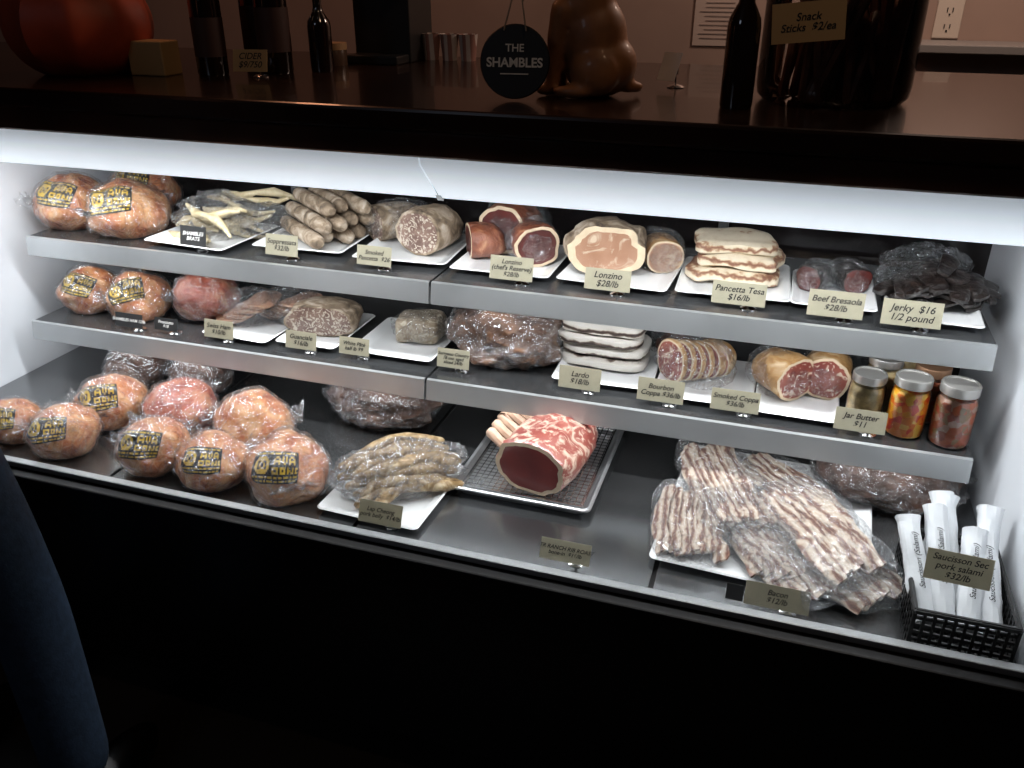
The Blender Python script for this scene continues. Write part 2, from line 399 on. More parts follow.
box('kick_plate',XL-.02,XR+.02,1.26,2.15,0,.08,BLACK,case)
box('front_fascia',XL-.06,XR+.06,1.165,1.2,.10,.585,BLACK,case,.004)
box('bottom_rail',XL-.055,XR+.055,1.192,1.212,.586,.6,STEEL,case,.003)
box('rail_gasket',XL,XR,1.2,1.222,.50,.586,simple('gasket',(.2,.21,.22),.4),case)
box('deck_bed',XL,XR,1.2,2.18,.50,.562,BLACK,case)
for i in range(4):
    x0=XL+.005+i*.61;box('deck_pan',x0,x0+.602,1.225,2.12,.562,.57,DECK,case,.002)
box('rear_frame_low',XL,XR,2.12,2.18,.57,.62,STEEL,case);box('rear_frame_top',XL,XR,2.12,2.18,1.25,1.3,simple('dark_frame',(.04,.04,.04),.4),case)
BG=simple('rear_dark_glass',(.012,.01,.01),.12)
for i in range(4):
    x0=XL+i*.61;box('rear_sliding_door',x0,x0+.61,2.15,2.16,.62,1.25,BG,case)
    box('rear_mullion',x0-.012,x0+.012,2.13,2.165,.62,1.25,simple('mullion',(.12,.12,.12),.4,.6),case)
mb=MB();mb.add([(XL,1.209,.60),(XR,1.209,.60),(XR,1.357,1.298),(XL,1.357,1.298)],[(0,1,2,3)]);mb.obj('front_glass',CLEAR,case,smooth=False)
LAMP=NT('lamp_diffuser');LAMP.set(Roughness=.4);LAMP.b.inputs['Base Color'].default_value=(.5,.54,.58,1)
LAMP.b.inputs['Emission Color'].default_value=(.84,.92,1,1)
_s=LAMP.n('SeparateXYZ');LAMP.l(LAMP.tc.outputs['Object'],_s.inputs[0])
_m=LAMP.n('MapRange');_m.inputs['From Min'].default_value=1.215;_m.inputs['From Max'].default_value=1.30;_m.inputs['To Min'].default_value=.85;_m.inputs['To Max'].default_value=.26
LAMP.l(_s.outputs['Z'],_m.inputs['Value']);LAMP.l(_m.outputs[0],LAMP.b.inputs['Emission Strength'])
LAMP=LAMP.m
MB().box((-.62,1.425,1.248),(.012,.006,.12),rot=(rad(42),0,0)).obj('lamp_joint_bracket',STEEL,case,smooth=False)
for (a,b) in ((XL+.003,-.6215),(-.6185,XR-.003)):
    vs=[];pr=[(1.372,1.299),(1.376,1.285),(1.458,1.208),(1.474,1.203),(1.478,1.212),(1.40,1.299)];n=len(pr)
    for x in(a,b): vs+=[(x,y,z) for y,z in pr]
    MB().add(vs,[tuple(range(n)),tuple(range(2*n-1,n-1,-1))]+[(k,k+n,(k+1)%n+n,(k+1)%n) for k in range(n)]).obj('lamp_housing',LAMP,case,ang=60)
    l=bpy.data.lights.new('tube_light','AREA');l.shape='RECTANGLE';l.size=b-a-.02;l.size_y=.05;l.energy=11.5*(b-a)/1.22;l.color=(.96,.98,1)
    o=bpy.data.objects.new('tube_light',l);COL.objects.link(o);o.parent=case;o.location=((a+b)/2,1.51,1.265)
    o.rotation_euler=(rad(-12),0,0)
    MB().tube([(a+.02,1.51,1.283),(b-.02,1.51,1.283)],.011,seg=12).obj('lamp_tube',simple('tube_white',(.9,.93,1),.4,em=1),case)
def shelf(z,yf,k):
    for (a,b) in ((-1.887,-.739),(-.733,.415)):
        box('shelf_pan',a,b,yf,2.10,z-.012,z,DSTEEL,case)
        pr=[(yf+.004,z+.0015),(yf-.004,z),(yf-.012,z-.047),(yf-.008,z-.05),(yf,z-.05),(yf+.003,z-.014)];n=len(pr);vs=[]
        for x in(a,b): vs+=[(x,y,zz) for y,zz in pr]
        MB().add(vs,[tuple(range(n)),tuple(range(2*n-1,n-1,-1))]+[(q,q+n,(q+1)%n+n,(q+1)%n) for q in range(n)]).obj('shelf_lip',STEEL,case,smooth=False)
        for x in (a+.01,b-.01): box('shelf_bracket',x-.003,x+.003,yf+.03,2.13,z-.05,z-.012,DSTEEL,case)
        l=bpy.data.lights.new('shelf_light','AREA');l.shape='RECTANGLE';l.size=b-a-.06;l.size_y=.02;l.energy=k;l.color=(.95,.97,1)
        o=bpy.data.objects.new('shelf_light',l);COL.objects.link(o);o.parent=case;o.location=((a+b)/2,yf+.02,z-.026);o.rotation_euler=(rad(22),0,0)
        box('shelf_lamp_body',a+.03,b-.03,yf+.006,yf+.034,z-.024,z-.012,simple('lamp_body',(.7,.7,.7),.5),case)
shelf(.96,1.66,1.7);shelf(.74,1.61,1.1)
# ------------------------------------------------------------ counter above
ctr=G('bar_counter')
box('counter_top',-3.2,1.6,1.35,2.22,1.345,1.384,COUNTER,ctr,.006)
box('counter_fascia',-3.2,1.6,1.362,2.2,1.3,1.345,FASC,ctr,.004)
box('counter_base',.535,1.6,1.3,2.2,0,1.3,BLACK,ctr);box('counter_base_b',-3.2,-2.035,1.3,2.2,0,1.3,BLACK,ctr)
Zc=1.384
mb=MB();vs=[];A,B=64,24
for j in range(B+1):
    ph=-math.pi/2+math.pi*j/B
    for i in range(A):
        th=2*math.pi*i/A;rib=1-.07*abs(math.cos(th*5))**.6*math.cos(ph)
        rr=.16*math.cos(ph)*rib;dz=.125*math.sin(ph)-.03*math.exp(-(math.cos(ph)*2.6)**2)*math.copysign(1,ph)
        vs.append((rr*math.cos(th),rr*math.sin(th),dz+.1))
mb.add(vs,[(j*A+i,j*A+(i+1)%A,(j+1)*A+(i+1)%A,(j+1)*A+i) for j in range(B) for i in range(A)])
mb.tube([(0,0,.185),(.005,0,.21),(.02,.01,.24)],[.02,.014,.012],1,8)
mb.obj('pumpkin',[simple('pumpkin_skin',(.42,.06,.02),.5,ns=8,na=.3),simple('stem',(.1,.08,.03),.7)],None,(-1.53,1.62,Zc))
box('tan_gift_box',-1.40,-1.31,1.60,1.66,Zc,Zc+.07,CARDT,None,.003)
BOT=simple('bottle_glass',(.012,.006,.004),.08,coat=1)
LBL=simple('dark_label',(.05,.02,.014),.6)
def bottle(x,y,r,h,lab=None,name='dark_bottle'):
    g=G(name,(x,y,Zc))
    MB().lathe([(0,0),(r*.95,0),(r,.006),(r,h*.56),(r*.93,h*.62),(r*.5,h*.72),(r*.38,h*.78),(r*.36,h*.95),(r*.42,h*.955),(r*.42,h*.98),(r*.34,h),(0,h)]).obj('bottle_body',BOT,g)
    if lab: MB().lathe([(r*1.01,h*.15),(r*1.01,h*.45)]).obj('bottle_label',lab,g)
    return g
bottle(-1.23,1.66,.033,.26,lab=LBL);bottle(-1.12,1.74,.036,.3,lab=LBL);bottle(-1.04,1.80,.026,.17);bottle(-1.20,1.80,.034,.3,lab=LBL)
bottle(-.103,1.53,.027,.225)
card(-1.12,1.64,Zc,.075,.045,"CIDER\n$9/750",.018,tilt=18,mat=CARDT,yaw=12)
g=G('spice_jar',(-1.08,1.93,Zc));MB().lathe([(0,0),(.03,0),(.03,.035),(.026,.04)]).obj('jar_body',simple('brown_jar',(.1,.06,.04),.2),g);MB().lathe([(.031,.035),(.031,.05),(0,.052)]).obj('jar_cap',simple('cap',(.5,.3,.15),.5),g)
g=G('coffee_grinder',(-1.0,2.1,Zc));DK=simple('machine_black',(.02,.02,.02),.4)
mb=MB();mb.box((0,0,.09),(.15,.14,.18));mb.box((0,-.05,.24),(.17,.2,.13));mb.lathe([(.04,.30),(.075,.42),(.078,.43),(0,.43)],(0,0,0));mb.box((0,-.09,.01),(.14,.1,.02));mb.tube([(.03,-.14,.2),(.03,-.2,.19)],.01)
mb.obj('machine_body',DK,g,bevel=.004,smooth=False)
g=G('striped_cup_stack',(-.86,2.12,Zc));SW=bands('cup_stripes',[(.45,(.75,.66,.6)),(.55,(.4,.2,.16))],16,'X',.3,.6,0)
for i in range(3):
    MB().lathe([(0,0),(.018,0),(.024,.06),(.025,.062),(.022,.062),(.018,.01)],(-.048+i*.05,0,0)).obj('cup',SW,g)
g=G('dog_figurine',(-.385,1.60,Zc),0)
BRN=simple('brown_glaze',(.28,.12,.045),.5,coat=.15,ns=12,na=.35)
mb=MB()
def el(c,r,yaw=0): 
    vs,fs=ico(3);R=Matrix.Rotation(rad(yaw),3,'Z');mb.add([R@Vector((d.x*r[0],d.y*r[1],d.z*r[2]))+Vector(c) for d in vs],fs)
el((.03,0,.055),(.068,.055,.058));el((0.015,0,.10),(.062,.055,.075));el((0.0,0,.15),(.054,.05,.075));el((-.01,0,.2),(.048,.043,.06));el((-.03,0,.255),(.036,.034,.045))
el((-.045,0,.30),(.045,.038,.038));el((-.09,0,.288),(.036,.022,.02));el((-.02,-.036,.295),(.014,.008,.034));el((-.02,.036,.295),(.014,.008,.034))
for sy in(-1,1):
    mb.tube([(-.03,sy*.028,.15),(-.042,sy*.03,.10),(-.047,sy*.03,.06),(-.05,sy*.03,.012)],[.026,.02,.015,.013]);el((-.062,sy*.03,.011),(.022,.014,.011))
    el((.03,sy*.04,.045),(.046,.026,.043));el((-.005,sy*.05,.012),(.04,.017,.012))
mb.tube([(.08,0,.02),(.10,.02,.015),(.09,.05,.013)],[.014,.01,.006])
o=mb.obj('figurine_body',BRN,g);r=o.modifiers.new('r','REMESH');r.mode='VOXEL';r.voxel_size=.004;r.use_smooth_shade=True
s=o.modifiers.new('s','SMOOTH');s.iterations=14
mb=MB()
for sy in(-1,1): el((-.078,sy*.022,.312),(.005,.005,.005))
el((-.125,0,.292),(.008,.01,.007));mb.obj('eyes_nose',BOT,g)
g=G('round_hanging_sign',(-.485,1.50,Zc))
e=G('sign_plate');e.parent=g;e.location=(0,0,.064);e.rotation_euler=(rad(-8),0,rad(8))
MB().lathe([(0,-.003),(.06,-.003),(.062,0),(.06,.003),(0,.003)],seg=48).obj('sign_disc',simple('chalkboard',(.012,.012,.014),.5),e,rot=(rad(90),0,0))
text("THE",e,(0,-.0045,.022),.018,CHALK,shear=0,bold=.0003);text("SHAMBLES",e,(0,-.0045,-.002),.0215,CHALK,shear=0,bold=.0006)
MB().box((0,-.004,-.02),(.05,.001,.002)).obj('rule',CHALK,e,smooth=False)
MB().tube([(-.02,0,.115),(-.01,.02,.17),(.04,.06,.25),(.075,.06,.262),(.04,.06,.24),(.01,.01,.16),(.02,0,.115)],.0015,seg=6).obj('cord',simple('cord',(.3,.25,.2),.8),g)
card(-.25,1.75,Zc,.04,.055,"",.01,mat=PAPER,yaw=-25,tilt=25)
g=G('glass_jar_of_snack_sticks',(.05,1.67,Zc))
MB().lathe([(0,.002),(.118,.002),(.128,.012),(.13,.03),(.13,.25),(.115,.275),(.10,.285),(.10,.31),(.104,.315)],seg=64).obj('jar_glass',JARG,g)
MB().lathe([(0,.355),(.015,.35),(.018,.335),(.012,.327),(.106,.322),(.108,.316),(0,.316)],seg=48).obj('jar_lid',JARG,g)
mb=MB();random.seed(3)
for i in range(60):
    a=random.uniform(0,6.28);q=.1*math.sqrt(random.random());a2=a+random.uniform(-.9,.9);q2=min(.108,q+random.uniform(-.05,.04));hh=random.uniform(.13,.24)
    mb.tube([(q*math.cos(a),q*math.sin(a),.010),((q+q2)/2*math.cos((a+a2)/2),(q+q2)/2*math.sin((a+a2)/2),hh/2),(q2*math.cos(a2),q2*math.sin(a2),hh)],.008,0,7)
mb.obj('snack_sticks',simple('stick_meat',(.12,.04,.02),.4,ns=30,na=.6),g)
e=G('jar_tag');e.parent=g;e.location=(-.055,-.136,.135);e.rotation_euler=(rad(-4),rad(-6),rad(-4))
MB().box((0,0,0),(.112,.0012,.06)).obj('tag_sheet',CARDT,e,smooth=False);text("Snack\nSticks  $2/ea",e,(0,-.0012,0),.0165,INK,shear=.2,bold=.0002)
g=G('wall_notice',(-.30,3.195,1.47));MB().box((0,0,0),(.17,.003,.24)).obj('notice_sheet',simple('sheet',(.7,.57,.5),.8),g,smooth=False)
mb=MB()
for i in range(15): mb.box((0,-.003,.1-.014*i),(random.uniform(.09,.14),.001,.003))
mb.obj('notice_lines',simple('lines',(.4,.31,.28),.8),g,smooth=False)
for x in(.30,.41):
    g=G('electrical_outlet',(x,3.195,1.45));mb=MB();mb.box((0,0,0),(.078,.008,.12));mb.obj('cover_plate',simple('plate_iv',(.8,.7,.6),.5),g,bevel=.003,smooth=False)
    mb=MB()
    for zz in(.024,-.024):
        for xx in(-.008,.008): mb.box((xx,-.005,zz),(.003,.003,.012))
        mb.box((0,-.005,zz-.014),(.005,.003,.005))
    mb.obj('sockets',INK,g,smooth=False)
box('wall_shelf',.27,1.1,3.0,3.2,1.36,1.385,simple('shelf_grey',(.35,.33,.32),.5),None,.003)
# ------------------------------------------------------------ SHELF 1 goods
Z1,Z2,Z3=.96,.74,.57
PT=.005
ham((-1.845,1.79,Z1),.098,yaw=10,tilt=-8);ham((-1.645,1.775,Z1),.1,yaw=60,tilt=12);ham((-1.76,1.98,Z1),.1,yaw=120,tilt=4,lz=.75)
plate(-1.41,1.80,Z1,.25,.24,-4)
def bag(name_g,c,r,yaw=0,mat=None,seed=1,ridge=.12,amp=.18,parent=None):
    b=MB();blob(b,c,r,amp,2.2,seed,.75,5,ridge=ridge,yaw=yaw);return b.obj('plastic_bag',mat or FILM2,parent,ang=14)
g=G('bag_of_sausage_links',(-1.39,1.84,Z1+PT));mb=MB();random.seed(11)
for i in range(16):
    y=random.uniform(-.07,.07);x=-.12+random.uniform(-.03,.08);z=.014+.016*(i%5);L=random.uniform(.12,.22);sl=random.uniform(-.6,.6)
    mb.tube([(x+L*t,y+sl*L*t+.012*math.sin(t*7+i),z+.014*math.sin(t*5+i*2)) for t in [0,.2,.4,.6,.8,1]],[.004,.012,.007,.013,.007,.004],0,9)
mb.obj('links',LINK,g);bag('b',(-.03,0,-.004),(.11,.09,.06),-12,FILM2,3.3,.16,.2,g);bag('b',(.085,.03,-.002),(.08,.07,.045),20,FILM2,5.3,.16,.2,g)
plate(-1.135,1.86,Z1,.25,.24,2)
g=G('dry_salami_pile',(-1.13,1.915,Z1+PT),-38);mb=MB();random.seed(5)
rows=[(5,0),(4,1),(3,2)]
for n_,rw in rows:
    for i in range(n_):
        y=(i-(n_-1)/2)*.041;z=.021+rw*.036;L=.105+random.uniform(-.01,.02);xo=random.uniform(-.02,.02)
        k=[(xo-L+2*L*t,y+random.uniform(-.001,.001),z+random.uniform(-.001,.001)) for t in [0,.05,.3,.5,.7,.95,1]]
        mb.tube(k,[.016,.019,.0198,.02,.0198,.019,.017],0,12)
mb.obj('salami_sticks',MOLD,g)
plate(-.86,1.86,Z1,.24,.25,3)
g=G('wrapped_salami',(-.945,1.955,Z1+PT));mb=MB();loafmesh(mb,(0,0,0),-125,.15,.095,.09,RND,seed=4);mb.obj('salami_body',[MOLD,GREYM,MOLD],g);bag('b',(0,0,0),(.095,.07,.056),40,FILM,5,.08,.1,g)
g=G('soppressata',(-.82,1.89,Z1+PT));mb=MB();loafmesh(mb,(0,0,0),-100,.15,.125,.11,RND,seed=7,pw=2.1,amp=.1);mb.obj('salami_body',[MOLD,GREYM,MOLD],g)
plate(-.60,1.85,Z1,.24,.25,0)
for (x,y,fa,L,w,h,sd) in((-.675,1.87,-150,.09,.10,.08,2),(-.56,1.87,-60,.11,.105,.095,3),(-.63,1.965,-100,.15,.13,.115,5)):
    g=G('cured_loin',(x,y,Z1+PT));mb=MB();loafmesh(mb,(0,0,0),fa,L,w,h,RND,seed=sd,rim=.14,amp=.12);mb.obj('loin_body',[RUST,DRED,FAT],g)
    if sd!=2: bag('b',(0,0,0),(max(L,w)*.62,max(L,w)*.58,h*.62),fa,FILM,sd,.05,.08,g)
plate(-.335,1.85,Z1,.25,.25,-3)
g=G('lonzino',(-.38,1.885,Z1+PT));mb=MB();loafmesh(mb,(0,0,0),-78,.16,.17,.115,RND,seed=9,pw=2.4,rim=.2,amp=.2);mb.obj('loin_body',[MOLD,PINK,FAT],g)
g=G('bagged_lonzino',(-.265,1.93,Z1+PT));mb=MB();loafmesh(mb,(0,0,0),-70,.13,.085,.075,RND,seed=10);mb.obj('loin_body',[OCHRE,PINK,FAT],g);bag('b',(0,0,0),(.09,.055,.048),110,FILM2,8,.1,.12,g)
plate(-.085,1.86,Z1,.24,.25,2)
g=G('pancetta_tesa',(-.09,1.90,Z1+PT));mb=MB()
for i,(dx,dy,yw) in enumerate(((0,-.01,3),(.008,.0,-4),(-.004,.012,8))):
    slab(mb,(dx,dy,.001+i*.029),.2-.014*i,.15-.008*i,.029,yw,.008,i*3,0,bend=.007)
mb.obj('pancetta_slabs',TESA,g)
plate(.123,1.85,Z1,.17,.23,0)
for (x,y,fa,w) in((.09,1.885,-120,.06),(.15,1.90,-60,.065)):
    g=G('bresaola',(x,y,Z1+PT));mb=MB();loafmesh(mb,(0,0,0),fa,.085,w,.055,RND,seed=x*9,rim=.05,amp=.15);mb.obj('bresaola_body',[BLACKM,DRED,BLACKM],g);bag('b',(0,0,0),(.055,.04,.036),fa,FILM,x*30,.1,.12,g)
plate(.315,1.82,Z1,.18,.22,-3)
g=G('jerky_pile',(.33,1.87,Z1+PT));mb=MB();random.seed(8)
for i in range(46):
    a=random.uniform(0,6.28);q=random.random()**.6
    slab(mb,(q*.08*math.cos(a),q*.08*math.sin(a),.001+.085*(1-q)*random.random()+.012*(i%3)),random.uniform(.06,.12),random.uniform(.025,.045),.012,random.uniform(0,180),.006,i,0,bend=.01,nx=8,ny=5,tilt=random.uniform(-25,25))
mb.obj('jerky_strips',BLACKM,g);bag('b',(-.03,.04,0),(.095,.065,.062),20,DFILM,12,.12,.12,g)
c1=.965
card(-1.384,1.69,c1-.004,.075,.05,"SHAMBLES\nBRATS",.013,mat=CARDB,ink=CHALK)
card(-1.137,1.696,Z1,.088,.05,"Soppressata\n$32/lb",.0165);card(-.892,1.697,Z1,.088,.045,"Smoked\nPancetta  $26",.0145)
card(-.557,1.70,Z1,.1,.052,"Lonzino\n(chef's Reserve)\n$28/lb",.0145);card(-.34,1.70,Z1,.1,.046,"Lonzino\n$28/lb",.019)
card(-.065,1.70,Z1,.108,.046,"Pancetta Tesa\n$16/lb",.0175);card(.123,1.69,Z1,.105,.052,"Beef Bresaola\n$28/lb",.017);card(.262,1.685,Z1,.108,.05,"Jerky  $16\n1/2 pound",.019)
# ------------------------------------------------------------ SHELF 2 goods
ham((-1.80,1.745,Z2),.083,yaw=20);ham((-1.635,1.74,Z2),.085,yaw=200);ham((-1.465,1.80,Z2),.09,yaw=90,mat=HAM2,lab=False)
plate(-1.28,1.77,Z2,.2,.24,-3)
for (x,y,yw,sd) in((-1.32,1.79,10,1),(-1.225,1.84,-15,4)):
    g=G('sliced_ham_pack',(x,y,Z2+PT),yw);mb=MB();
    for i in range(8): slab(mb,(-.05+i*.013,random.uniform(-.005,.005),.004+.007*i),.075,.11,.009,0,.004,i+sd,0,bend=.003,nx=8,ny=8)
    mb.obj('ham_slices',[PINK],g);bag('b',(0.0,0,0),(.085,.068,.05),0,FILM2 if sd==4 else FILM,sd*2,.12,.12,g)
plate(-1.09,1.785,Z2,.17,.24,0)
g=G('guanciale',(-1.10,1.81,Z2+PT));mb=MB();loafmesh(mb,(0,0,0),-80,.13,.18,.08,RND,seed=21,pw=2.6,rim=.07,amp=.14);mb.obj('guanciale_body',[MOLD,GREYM,MOLD],g)
plate(-.86,1.785,Z2,.22,.23,0)
g=G('pate_block',(-.84,1.82,Z2+PT));mb=MB();slab(mb,(0,0,0),.125,.1,.062,8,.006,3,nx=24,ny=16);mb.obj('pate_body',PATE,g);bag('b',(0,0,0),(.075,.062,.042),8,FILM,2.2,.06,.08,g)
g=G('country_ham',(-.60,1.80,Z2));mb=MB();blob(mb,(0,0,0),(.14,.115,.082),.2,1.9,3.7,.7,5,ridge=.05);mb.obj('ham_meat',COUNTRY,g);bag('b',(0,0,0),(.15,.123,.088),0,FILM,3.7,.06,.18,g)
plate(-.345,1.80,Z2,.23,.24,2)
g=G('lardo_slab_stack',(-.365,1.84,Z2+PT));mb=MB()
for i in range(4): slab(mb,(random.uniform(-.008,.008),random.uniform(-.008,.004),.001+i*.027),.21-.004*i,.13,.026,random.uniform(-3,3),.003,i*5)
mb.obj('lardo_slabs',LARDO,g)
plate(-.115,1.785,Z2,.215,.24,0)
g=G('bagged_salami_ends',(-.20,1.92,Z2+PT));mb=MB();blob(mb,(0,0,0),(.055,.045,.03),.2,2,2,.7,3);mb.obj('ends',RUST,g);bag('b',(0,0,0),(.07,.055,.045),0,FILM2,6,.15,.2,g)
g=G('sliced_coppa',(-.145,1.79,Z2+PT),0);mb=MB()
for i in range(6): loafmesh(mb,(-.05+i*.019,.012*i-.02,0),-128,.012,.085,.1-.004*i,STR,seed=i+2,rim=.08,endcut=True)
loafmesh(mb,(.045,.06,0),-128,.07,.09,.08,RND,seed=1,rim=.08);mb.obj('coppa_slices',[OCHRE,REDM,FAT],g);bag('b',(0,0,0),(.095,.075,.062),-30,FILM,9,.08,.1,g)
plate(.083,1.775,Z2,.175,.24,-1)
for (x,y,fa,sd) in((.035,1.80,-48,3),(.14,1.84,-95,6)):
    g=G('smoked_coppa',(x,y,Z2+PT));mb=MB();loafmesh(mb,(0,0,0),fa,.125,.1,.095,RND,seed=sd,rim=.12,amp=.14);mb.obj('coppa_body',[OCHRE,REDM,FAT],g)
    bag('b',(0,0,0),(.078,.06,.056),fa,FILM,sd*4,.06,.08,g)
def vegmat(name,cs):
    n=NT(name);n.set(Roughness=.3,Coat_Weight=.6);v=n.n('TexVoronoi');v.inputs['Scale'].default_value=85;n.l(n.tc.outputs['Object'],v.inputs['Vector'])
    s=n.n('SeparateColor');n.l(v.outputs['Color'],s.inputs[0]);n.l(n.ramp(s.outputs[0],[(i/len(cs),c) for i,c in enumerate(cs)],'CONSTANT'),n.b.inputs['Base Color']);n.bump(v.outputs['Distance'],.4,.004);return n.m
V1=vegmat('giardiniera',[(.85,.2,.01),(.95,.42,.02),(.75,.07,.01),(.95,.58,.1),(.85,.28,.03)])
V2=vegmat('pickled_pepper',[(.36,.08,.04),(.5,.29,.21),(.32,.18,.08),(.52,.13,.05)])
V3=simple('pale_relish',(.5,.38,.19),.5,ns=60,na=.4)
LIDR=simple('lid_rust',(.3,.17,.1),.4,.7)
def mason(x,y,z,h,r,vm,lid=LID):
    g=G('mason_jar',(x,y,z))
    MB().lathe([(0,.004),(r*.9,.004),(r*.95,.01),(r*.95,h*.7),(r*.82,h*.78),(0,h*.79)],seg=40).obj('jar_contents',vm,g)
    MB().lathe([(0,0),(r*.9,0),(r,.007),(r,h*.7),(r*.97,h*.76),(r*.84,h*.84),(r*.84,h*.9)],seg=40).obj('jar_glass',JARG,g)
    MB().lathe([(r*.9,h*.85),(r*.93,h*.86),(r*.93,h*.98),(r*.9,h),(r*.8,h),(r*.78,h-.002),(0,h-.002)],seg=40).obj('jar_lid',lid,g)
mason(.214,1.705,Z2,.115,.036,V3);mason(.293,1.685,Z2,.128,.038,V1);mason(.375,1.67,Z2,.132,.039,V2)
mason(.25,1.79,Z2,.12,.037,V3);mason(.338,1.765,Z2,.124,.037,V2,LIDR);mason(.30,1.86,Z2,.12,.036,V3,LIDR)
card(-1.586,1.635,Z2,.085,.036,"SHAMBLES HAM 12/lb",.011,mat=CARDB,ink=CHALK);card(-1.479,1.645,Z2,.07,.032,"Prosciutto\n$18",.011,mat=CARDB,ink=CHALK)
card(-1.318,1.645,Z2,.085,.046,"Swiss Ham\n$10/lb",.016);card(-1.085,1.65,Z2,.085,.044,"Guanciale\n$16/lb",.016);card(-.945,1.66,Z2,.08,.042,"White Pâté\nhalf lb $9",.013)
card(-.689,1.665,Z2,.08,.045,"Surryano Country\n18 mo. aged\nsliced 24/lb",.0105);card(-.381,1.65,Z2,.095,.05,"Lardo\n$18/lb",.017);card(-.20,1.645,Z2,.1,.05,"Bourbon\nCoppa $36/lb",.0155)
card(-.043,1.65,Z2,.1,.046,"Smoked Coppa\n$36/lb",.015);card(.205,1.64,Z2,.098,.046,"Jar Butter\n$11",.0165)
# ------------------------------------------------------------ DECK goods
for (x,y,r,yw,m) in((-1.70,1.325,.07,0,HAM),(-1.535,1.315,.08,50,HAM),(-1.53,1.47,.086,10,HAM),(-1.345,1.49,.09,80,HAM2),(-1.285,1.32,.083,30,HAM),(-1.12,1.31,.08,10,HAM),(-.945,1.325,.094,150,HAM)):
    ham((x,y,Z3),r,yaw=yw,mat=m,lab=(m is HAM))
ham((-1.135,1.485,Z3),.092,yaw=20,mat=HAM,lab=False);ham((-1.62,1.66,Z3),.083,mat=HAMD,lab=False)
ham((-1.43,1.68,Z3),.08,mat=HAMD,lab=False)
g=G('aged_country_ham',(-.89,1.70,Z3));mb=MB();blob(mb,(0,0,0),(.14,.1,.068),.2,1.9,8.7,.7,5,ridge=.05);mb.obj('ham_meat',HAMD,g);bag('b',(0,0,0),(.15,.11,.07),0,DFILM,8.7,.06,.18,g)
plate(-.725,1.39,Z3,.235,.26,-2)
g=G('bagged_cured_belly',(-.722,1.415,Z3+PT),40);mb=MB();random.seed(21)
for i in range(18):
    y=-.06+.0105*(i%12)+random.uniform(-.006,.006);z=.012+.013*(i%4);L=random.uniform(.16,.26);x0=random.uniform(-.02,.02);sl=random.uniform(-.18,.18)
    mb.tube([(x0-L/2+L*t,y+sl*L*(t-.5)+.012*math.sin(t*6+i),z+.022*math.sin(math.pi*t)) for t in [0,.17,.34,.5,.67,.84,1]],[.009]+[random.uniform(.010,.018) for _ in range(5)]+[.008],0,9)
mb.obj('belly_strips',LAP,g);bag('b',(0,0,-.003),(.15,.085,.055),0,FILM2,4,.13,.14,g)
tray=G('sheet_tray_with_rack',(-.45,1.615,Z3),0)
w,d=.30,.39
mb=MB();vs=[]
def rect(hw,hd,z,r=.015,n=5):
    out=[]
    for (sx,sy,a0) in((1,1,0),(-1,1,90),(-1,-1,180),(1,-1,270)):
        for k in range(n):
            a=rad(a0+90*k/(n-1));out.append((sx*(hw-r)+r*math.cos(a),sy*(hd-r)+r*math.sin(a),z))
    return out
rs=[rect(w/2-.012,d/2-.012,0),rect(w/2,d/2,.02),rect(w/2+.005,d/2+.005,.021),rect(w/2+.005,d/2+.005,.018),rect(w/2-.002,d/2-.002,.0215),rect(w/2-.014,d/2-.014,.0015)]
for r_ in rs: vs+=r_
N=20;mb.add(vs,[(i*N+k,i*N+(k+1)%N,(i+1)*N+(k+1)%N,(i+1)*N+k) for i in range(5) for k in range(N)]+[tuple(range(N))[::-1],tuple(5*N+k for k in range(N))]);mb.obj('tray',TRAYM,tray)
mb=MB()
nx,ny=20,26
for i in range(nx+1):
    x=-w/2+.02+(w-.04)*i/nx;mb.box((x,0,.0185),(.0018,d-.035,.0018))
for j in range(ny+1):
    y=-d/2+.018+(d-.036)*j/ny;mb.box((0,y,.017),(w-.035,.0018,.0018))
for x in(-w/2+.016,w/2-.016): mb.box((x,0,.0175),(.004,d-.03,.004))
for y in(-d/2+.016,d/2-.016): mb.box((0,y,.0175),(w-.03,.004,.004))
for x in(-.1,.1):
    for y in(-.15,0,.15): mb.box((x,y,.009),(.004,.004,.015))
mb.obj('wire_rack',WIRE,tray,smooth=False)
g=G('bone_in_rib_roast',(-.415,1.565,Z3+.0195));mb=MB()
loafmesh(mb,(0,0,0),-102,.23,.165,.122,[(0,.96),(.03,1),(.12,1.01),(.25,1.02),(.5,.98),(.75,.9),(.92,.78),(1,.5)],seed=31,pw=2.2,rim=.13,amp=.16)
mb.obj('roast_meat',[RIBS,RIB,FAT],g);mb=MB()
for i in range(5):
    y=-.06+i*.038
    mb.tube([(-.04,y+.014,.03),(-.085,y+.018,.05),(-.115,y+.022,.07),(-.135,y+.026,.085)],[.013,.012,.011,.013],0,8)
mb.obj('rib_bones',BONE,g)
plate(.055,1.535,Z3,.40,.46,-3,'serving_platter')
